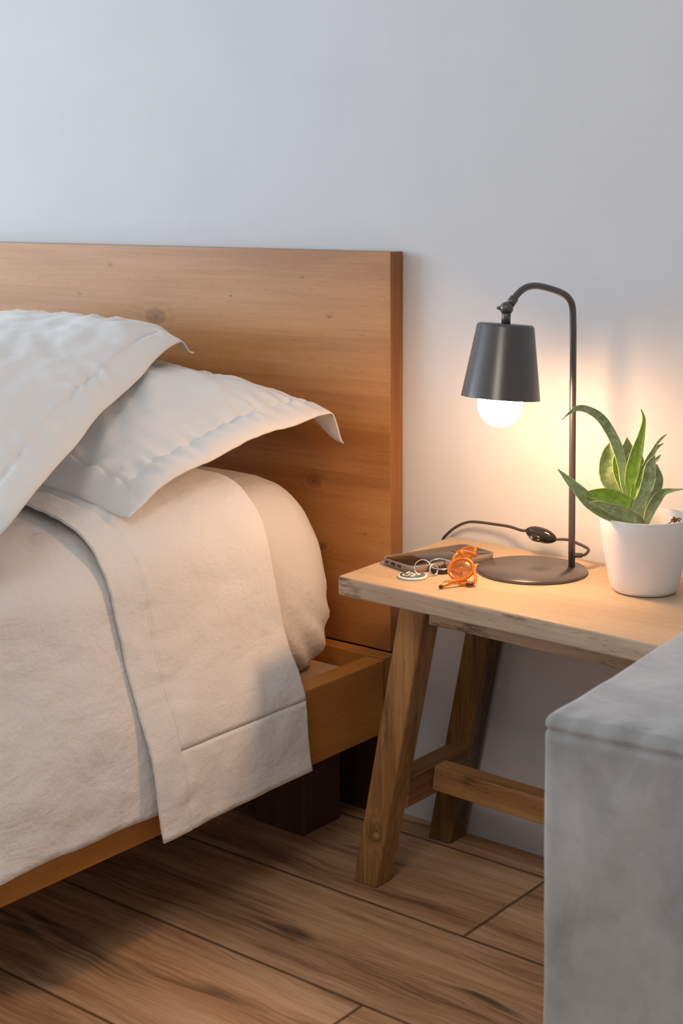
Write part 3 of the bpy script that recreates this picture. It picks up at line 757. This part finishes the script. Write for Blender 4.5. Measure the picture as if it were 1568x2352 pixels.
LEAVES=[
  ('m', [(0.467, -0.1155, 0.537), (0.4497, -0.1264, 0.5789), (0.4391, -0.1197, 0.6118), (0.4313, -0.118, 0.6339), (0.4206, -0.1186, 0.6548), (0.4096, -0.1261, 0.6735), (0.396, -0.1362, 0.6838), (0.3881, -0.1488, 0.6857), (0.3832, -0.1595, 0.6804), (0.3755, -0.1662, 0.6714)], [0.0036, 0.0108, 0.0132, 0.015, 0.0138, 0.0126, 0.0096, 0.0072, 0.0034, 0.0005]),
  ('m', [(0.466, -0.1163, 0.537), (0.4575, -0.148, 0.5461), (0.4434, -0.1712, 0.5588), (0.4282, -0.1823, 0.573), (0.4177, -0.1898, 0.5859), (0.4036, -0.1937, 0.5991), (0.389, -0.1979, 0.6134)], [0.0036, 0.0108, 0.0156, 0.018, 0.015, 0.0096, 0.0007]),
  ('y', [(0.4651, -0.117, 0.5382), (0.4647, -0.1408, 0.5673), (0.4544, -0.155, 0.5731), (0.4427, -0.1703, 0.58), (0.427, -0.1826, 0.583), (0.4142, -0.193, 0.5798)], [0.0036, 0.0132, 0.0228, 0.0216, 0.0096, 0.0005]),
  ('m', [(0.4725, -0.1238, 0.5392), (0.475, -0.1465, 0.5517), (0.4666, -0.1654, 0.5608), (0.4559, -0.1798, 0.5677), (0.4448, -0.1883, 0.573), (0.4351, -0.1959, 0.5754)], [0.0072, 0.0132, 0.0156, 0.0132, 0.0084, 0.0024]),
  ('m', [(0.4614, -0.1072, 0.5361), (0.4377, -0.1111, 0.5678), (0.4212, -0.1162, 0.5911), (0.4149, -0.1136, 0.6084), (0.4153, -0.1121, 0.6266), (0.4167, -0.11, 0.6399)], [0.0048, 0.0192, 0.0258, 0.0228, 0.0156, 0.001]),
  ('m', [(0.4614, -0.1072, 0.5361), (0.4388, -0.0904, 0.577), (0.4316, -0.0876, 0.6066), (0.4275, -0.0832, 0.6253), (0.4263, -0.0829, 0.6436)], [0.0048, 0.024, 0.0288, 0.0204, 0.0007]),
  ('y', [(0.4614, -0.1072, 0.5361), (0.4411, -0.1178, 0.5802), (0.43, -0.115, 0.6004), (0.4271, -0.1136, 0.617), (0.4277, -0.1124, 0.6267)], [0.0036, 0.0096, 0.0114, 0.0096, 0.0024]),
  ('y', [(0.466, -0.1162, 0.5382), (0.4539, -0.123, 0.5801), (0.4545, -0.1208, 0.604), (0.4583, -0.1159, 0.6303), (0.4622, -0.1112, 0.653), (0.4642, -0.1083, 0.6733), (0.4607, -0.1101, 0.6871)], [0.0036, 0.012, 0.018, 0.0156, 0.009, 0.0041, 0.0005]),
  ('y', [(0.466, -0.1162, 0.5382), (0.4598, -0.1253, 0.5715), (0.4605, -0.1169, 0.592), (0.4631, -0.1069, 0.6127)], [0.0036, 0.009, 0.0108, 0.006]),
  ('m', [(0.4706, -0.1252, 0.5403), (0.4704, -0.1367, 0.5614), (0.4759, -0.131, 0.5803), (0.478, -0.1216, 0.5983), (0.4798, -0.119, 0.6161), (0.4813, -0.1105, 0.6286)], [0.0072, 0.0156, 0.0144, 0.0162, 0.0138, 0.0006]),
  ('m', [(0.4697, -0.1132, 0.5382), (0.4699, -0.0985, 0.5637), (0.4713, -0.0835, 0.5798), (0.4728, -0.0813, 0.5943), (0.4693, -0.0828, 0.6124)], [0.006, 0.012, 0.0114, 0.0102, 0.0024]),
  ('m', [(0.4707, -0.1125, 0.5382), (0.4739, -0.1088, 0.5537), (0.48, -0.1029, 0.5693), (0.4894, -0.1011, 0.5804), (0.5009, -0.098, 0.5841), (0.5164, -0.0982, 0.5874)], [0.0072, 0.012, 0.0132, 0.009, 0.0042, 0.001]),
  ('m', [(0.4613, -0.1071, 0.5397), (0.4495, -0.0878, 0.584), (0.4552, -0.0812, 0.6131), (0.4605, -0.0761, 0.6253), (0.4641, -0.0725, 0.6362), (0.4689, -0.0681, 0.6441), (0.4741, -0.0635, 0.6501)], [0.0048, 0.0144, 0.0072, 0.0072, 0.0036, 0.0031, 0.0005]),
  ('m', [(0.4624, -0.0746, 0.6253), (0.4652, -0.0719, 0.6325), (0.4715, -0.0665, 0.638)], [0.0024, 0.0041, 0.0005]),
  ('m', [(0.4678, -0.0838, 0.6148), (0.4702, -0.0816, 0.6197), (0.4738, -0.0783, 0.6245)], [0.0029, 0.0041, 0.0005]),
  ('m', [(0.4613, -0.1072, 0.5373), (0.4508, -0.0875, 0.5719), (0.4482, -0.0816, 0.5953), (0.447, -0.081, 0.6172), (0.4459, -0.0816, 0.6208)], [0.0072, 0.0132, 0.0108, 0.006, 0.0012]),
]

face_v=Vector((0.60,-0.76,0.24))
def make_leaf(kind,pts,ws,idx):
    S=catmull(pts,9); n=len(S); W=catmull([(w,0,0) for w in ws],9); W=[max(0.0004,w.x) for w in W]
    rr=random.Random(idx); tw=rr.uniform(-0.35,0.35)
    fv=Matrix.Rotation(tw,3,'Z')@face_v
    m=11; V=[];uv=[]
    cup=0.30 if kind=='m' else 0.38
    for i in range(n):
        t=(S[min(n-1,i+1)]-S[max(0,i-1)]).normalized()
        side=t.cross(fv); 
        side=side.normalized(); nn=side.cross(t).normalized()
        if nn.dot(face_v)<0: nn=-nn
        for j in range(m):
            q=-1+2*j/(m-1); w=W[i]/2
            V.append(S[i]+side*q*w+nn*(cup*w*(q*q-0.4))+nn*0.0006*nz(q*2,i*0.2,idx))
            uv.append((i/(n-1),j/(m-1)))
    o=part('leaf',V,grid_faces(n,m),m_leaf_m if kind=='m' else m_leaf_y,plant,uvs=uv)
    s=o.modifiers.new('solid','SOLIDIFY'); s.thickness=0.0014; s.offset=0
    ss=o.modifiers.new('sub','SUBSURF'); ss.levels=1; ss.render_levels=1
for i,(k,p,w) in enumerate(LEAVES): make_leaf(k,p,w,i)
# dried curled bloom on the soil
vs=[]
b0=PC+Vector((0.032,0.010,0.0790))
vs.append(tube(catmull([b0+Vector((-0.020,-0.012,-0.012)),b0+Vector((-0.013,-0.006,0.004)),b0+Vector((-0.004,-0.002,0.010)),b0+Vector((0.006,0.0,0.0165))],6),0.0006,6))
rr=random.Random(2)
for k in range(12):
    c0=b0+Vector((0.006,0.0,0.0165)); d=Vector((rr.uniform(-1,1),rr.uniform(-1,1),rr.uniform(-0.8,0.6)))*0.006
    vs.append(tube(catmull([c0,c0+d*0.6+Vector((0,0,0.002)),c0+d],4),[0.0009]*8+[0.0003],6))
part('dried_bloom',*join(*vs),m_twig,plant)

# ------------------------------------------------------------ phone
PH=Vector((0.1715,-0.1505,ZT)); ang=radians(72)
phone=empty('smartphone',PH,'smartphone lying face up in a clear case near the bench corner','phone')
Lx=Vector((cos(ang),sin(ang),0)); Ly=Vector((-sin(ang),cos(ang),0))
def rrect(a,b,r,n=10):
    P=[]
    for cx_,cy_,s in ((a-r,b-r,0),(-a+r,b-r,pi/2),(-a+r,-b+r,pi),(a-r,-b+r,1.5*pi)):
        for k in range(n+1):
            t=s+pi/2*k/n; P.append((cx_+r*cos(t),cy_+r*sin(t)))
    return P
def slab(a,b,r,zs):  # zs: list of (inset,z)
    V=[];F=[];rings=[]
    for ins,z in zs:
        P=rrect(a-ins,b-ins,max(0.0005,r-ins)); rings.append(len(P)); V+=[PH+Lx*p[0]+Ly*p[1]+Vector((0,0,z)) for p in P]
    n=rings[0]
    for i in range(len(zs)-1): F+=[(i*n+k,i*n+(k+1)%n,(i+1)*n+(k+1)%n,(i+1)*n+k) for k in range(n)]
    F.append(tuple(reversed(range(n)))); F.append(tuple(range((len(zs)-1)*n,len(zs)*n)))
    return V,F
v,f=slab(0.0725,0.0350,0.0110,[(0.0006,0.0018),(0.0,0.0026),(0.0,0.0088),(0.0006,0.0096)]); body=part('phone_body',v,f,m_steel2,phone)
v,f=slab(0.0718,0.0343,0.0104,[(0.0,0.0097),(0.0004,0.0100)]); part('screen',v,f,m_screen,phone)
# case: open-topped shell
def shell():
    out=rrect(0.0744,0.0369,0.0129); inn=rrect(0.0727,0.0352,0.0112)
    V=[];F=[];n=len(out)
    for P,z in ((out,0.0012),(out,0.0102),(inn,0.0104),(inn,0.0014)): V+=[PH+Lx*p[0]+Ly*p[1]+Vector((0,0,z)) for p in P]
    P=rrect(0.0736,0.0361,0.0121); V+=[PH+Lx*p[0]+Ly*p[1]+Vector((0,0,0.0002)) for p in P]
    for a_,b_ in ((0,1),(1,2),(2,3),(4,0)): F+=[(a_*n+k,a_*n+(k+1)%n,b_*n+(k+1)%n,b_*n+k) for k in range(n)]
    F.append(tuple(reversed(range(4*n,5*n)))); F.append(tuple(range(3*n,4*n)))
    return V,F
part('phone_case',*shell(),m_case,phone)
# ports on the near short end: speaker slot, charging port, microphone slot
for k,(off,w,h) in enumerate(((0.020,0.0035,0.0014),(0.0055,0.0045,0.0021),(-0.009,0.0042,0.0016))):
    c=PH-Lx*0.0744+Ly*off+Vector((0,0,0.0060))
    P=rrect(w,h,h*0.98,6); V=[c-Lx*0.0004+Ly*p[0]+Vector((0,0,p[1])) for p in P]+[c+Lx*0.001+Ly*p[0]+Vector((0,0,p[1])) for p in P]
    n=len(P); part('port',V,[tuple(range(n))]+[(q,(q+1)%n,n+(q+1)%n,n+q) for q in range(n)],m_hole,phone)

# ------------------------------------------------------------ keyring with tag and fob
TG=Vector((0.194,-0.2445,ZT))
keys=empty('keyring',TG,'keyring with a round dark green tag and a dark round fob beside the phone','keyring')
v,f=lathe([(0.0,0.0002),(0.0192,0.0002),(0.0198,0.0010),(0.0198,0.0028),(0.0192,0.0034),(0.0172,0.0036)],56,None,TG); tg=part('round_tag',v,f,m_tagrim,keys)
v,f=lathe([(0.0,0.0040),(0.0170,0.0040),(0.0174,0.0036),(0.0174,0.0030)],56,None,TG); part('tag_face',v,f,m_tagface,tg)
# lettering: ba / us.
def arc(cx,cy,r,a0,a1,n=14,ry=None): return [(cx+r*cos(radians(a0+(a1-a0)*k/n)),cy+(ry or r)*sin(radians(a0+(a1-a0)*k/n))) for k in range(n+1)]
strokes=[ [(-6.2,8.2),(-6.2,1.6)], arc(-3.9,3.0,2.3,0,360,20),                 # b
          arc(2.2,3.0,2.3,0,360,20), [(4.5,5.3),(4.5,0.7)],                        # a
          [(-6.2,-1.2),(-6.2,-3.6)]+arc(-3.9,-3.6,2.3,180,360,12)+[(-1.6,-1.2)],   # u
          arc(2.0,-2.4,1.25,20,270,14)+arc(2.0,-4.75,1.15,90,-150,14),             # s
          [(5.4,-5.8),(5.6,-5.8)] ]
th=radians(10.0); tx=Vector((cos(th),sin(th),0)); ty=Vector((-sin(th),cos(th),0))
vs=[]
for s in strokes:
    P=[TG+tx*(p[0]*0.00172)+ty*(p[1]*0.00172)+Vector((0,0,0.0041)) for p in s]
    vv,ff=tube(P,0.00105,8); vv=[Vector((q.x,q.y,TG.z+0.0041+(q.z-TG.z-0.0041)*0.25)) for q in vv]; vs.append((vv,ff))
part('tag_lettering',*join(*vs),m_mark,tg)
def ring3(c,n_,r,tr,turns=1):
    n_=Vector(n_).normalized(); u=n_.cross(Vector((0,0,1))).normalized(); w=n_.cross(u)
    return tube([Vector(c)+u*r*cos(2*pi*k/48)+w*r*sin(2*pi*k/48) for k in range(48)],tr,8,closed=True)
part('split_ring',*ring3((0.2010,-0.2310,ZT+0.0118),(0.45,-0.85,0.45),0.0108,0.0006),m_steel,keys)
part('split_ring',*join(ring3((0.2110,-0.2200,ZT+0.0085),(0.95,-0.25,0.12),0.0072,0.0007),ring3((0.2120,-0.2195,ZT+0.0085),(0.95,-0.2,0.2),0.0070,0.0006)),m_steel,keys)
FB=Vector((0.2060,-0.1960,ZT))
fob_M=Matrix.Rotation(radians(0),3,'X')
v,f=lathe([(0.0,0.0003),(0.0150,0.0003),(0.0158,0.0012),(0.0160,0.0058),(0.0154,0.0064),(0.0142,0.0064),(0.0138,0.0050),(0.0,0.0048)],48,fob_M,FB); part('round_fob',v,f,m_lether,keys)
part('fob_ring',*ring3(FB+Vector((-0.0015,0.002,0.0098)),(0.16,-0.20,1.0),0.0150,0.0011),m_steel,keys)

# ------------------------------------------------------------ sunglasses
SG=Vector((0.255,-0.205,ZT))
glasses=empty('sunglasses',SG,'folded amber sunglasses with translucent orange frame beside the lamp base','sunglasses')
RV=Vector((0.782,0.623,0.0)); FV=Vector((-0.623,0.782,0)); UV_=Vector((0,0,1))
def rim(c,a,b,A_,B_,tr,n=56):
    return [c+A_*a*cos(2*pi*k/n)+B_*b*sin(2*pi*k/n) for k in range(n)]
def lens_part(P,off,mat_,parent,c):
    n=len(P); V=[p for p in P]+[c+off*2.0]
    V=[]; R_=6
    for i in range(R_+1):
        for p in P: V.append(c+(p-c)*(i/R_)+off*(1-(i/R_)**2)*1.0)
    F=[(i*n+k,(i+1)*n+k,(i+1)*n+(k+1)%n,i*n+(k+1)%n) for i in range(R_) for k in range(n)]
    o=part('lens',V,F,mat_,parent); s=o.modifiers.new('s','SOLIDIFY'); s.thickness=0.0012; return o
# near lens: axes in space
c1=Vector((0.2600,-0.2260,ZT+0.0180)); A1=(RV*0.86+UV_*0.42+FV*0.28).normalized(); B1=(UV_*0.62+FV*0.62-RV*0.30); B1=(B1-A1*B1.dot(A1)).normalized()
c2=Vector((0.2240,-0.1650,ZT+0.0205)); A2=(RV*0.84+UV_*0.50+FV*0.12).normalized(); B2=(UV_*0.18+FV*0.95-RV*0.15); B2=(B2-A2*B2.dot(A2)).normalized()
for c,A_,B_,a,b in ((c1,A1,B1,0.0165,0.0148),(c2,A2,B2,0.0170,0.0150)):
    P=rim(c,a,b,A_,B_,0); v,f=tube(P,0.0024,12,closed=True)
    r_=part('rim',v,f,m_amber,glasses)
    lens_part(rim(c,a*0.95,b*0.95,A_,B_,0),A_.cross(B_)*0.002,m_lens,r_,c)
br=catmull([c1+A1*0.012+B1*0.0125,c1+A1*0.013+B1*0.0185+UV_*0.003,c2+A2*0.010-B2*0.020+UV_*0.002,c2+A2*0.008-B2*0.0155],6)
part('bridge',*tube(br,0.0026,10),m_amber,glasses)
# folded temples resting on the table
t1=catmull([c1+A1*(-0.004)-B1*0.0175,(0.268,-0.2500,ZT+0.0080),(0.262,-0.2620,ZT+0.0050),(0.2585,-0.2735,ZT+0.0030)],6)
o_=part('temple',*tube(t1,[0.0026]*(len(t1)-3)+[0.0024,0.0021,0.0016],10),m_amber,glasses)
part('temple_tip',*tube([t1[-3],t1[-2],t1[-1]],[0.0027,0.0027,0.0022],10),m_hinge,o_)
t2=catmull([c1+A1*0.016-B1*0.006,(0.2860,-0.2320,ZT+0.0080),(0.2800,-0.2370,ZT+0.0035),(0.2700,-0.2450,ZT+0.0030)],6)
o_=part('temple',*tube(t2,0.0025,10),m_amber,glasses)
part('hinge',*tube([Vector((0.2790,-0.2420,ZT+0.0035)),Vector((0.2875,-0.2385,ZT+0.0045))],0.0024,8),m_hinge,o_)
t3=catmull([c2-A2*0.019-B2*0.004,(0.2080,-0.1760,ZT+0.0060),(0.2100,-0.1830,ZT+0.0030),(0.2260,-0.1900,ZT+0.0028),(0.2400,-0.1960,ZT+0.0040)],6)
part('temple',*tube(t3,0.0030,10),m_amber,glasses)

# ------------------------------------------------------------ grey velvet ottoman in the foreground
HO=0.50
ot=empty('ottoman',(0.93,-0.55,0),'boxy grey velvet ottoman standing in front of the bench','ottoman')
a0=radians(4.6); ex=Vector((cos(a0),sin(a0),0)); ey=Vector((-sin(a0),cos(a0),0))
O0=Vector((0.6870,-0.7330,0))
WX,WY=0.52,0.355
def soft_box(x0,x1,y0,y1,z0,z1,r,disp,n=60,nz_=70):
    # superquadric-like rounded box from a subdivided cube
    bm=bmesh.new(); bmesh.ops.create_cube(bm,size=2.0)
    bmesh.ops.subdivide_edges(bm,edges=bm.edges[:],cuts=n,use_grid_fill=True)
    V=[];hx,hy,hz=(x1-x0)/2,(y1-y0)/2,(z1-z0)/2; cx_,cy_,cz_=(x0+x1)/2,(y0+y1)/2,(z0+z1)/2
    for v_ in bm.verts:
        q=Vector(v_.co)
        # concentrate the grid near the edges
        q=Vector([math.copysign(1-(1-abs(c_))**1.35,c_) for c_ in q])
        p=Vector((q.x*hx,q.y*hy,q.z*hz))
        inner=Vector((max(-hx+r,min(hx-r,p.x)),max(-hy+r,min(hy-r,p.y)),max(-hz+r,min(hz-r,p.z))))
        d=p-inner
        if d.length>1e-9:
            m_=max(abs(d.x),abs(d.y),abs(d.z)); nn=d.normalized(); d=nn*m_
        else: nn=Vector((0,0,0))
        p=inner+d; p=p+nn*disp(p.x+cx_,p.y+cy_,p.z+cz_)
        V.append(O0+ex*(p.x+cx_)+ey*(p.y+cy_)+Vector((0,0,p.z+cz_)))
    F=[tuple(x.index for x in f_.verts) for f_ in bm.faces]; bm.free()
    return V,F
def od(x,y,z): 
    s=-0.0030*exp(-((z-0.4875)/0.0030)**2)+0.0022*nz(x*7,y*7,z*7)+0.0012*nz(x*22,y*22,z*22)
    s+=0.0009*sin(x*190+3*nz(x*10,y*10))*exp(-((z-0.494)/0.012)**2)*exp(-(y/0.035)**2)
    return s
part('upholstered_body',*soft_box(0,WX,0,WY,0.03,HO+0.001,0.012,od,n=110),m_velvet,ot)
for i,j in ((0,0),(1,0),(0,1),(1,1)):
    c=O0+ex*(0.05+i*(WX-0.10))+ey*(0.05+j*(WY-0.10)); v,f=lathe([(0.0,0.0),(0.016,0.0),(0.02,0.034),(0.0,0.034)],24,None,c); part('foot',v,f,m_black,ot)
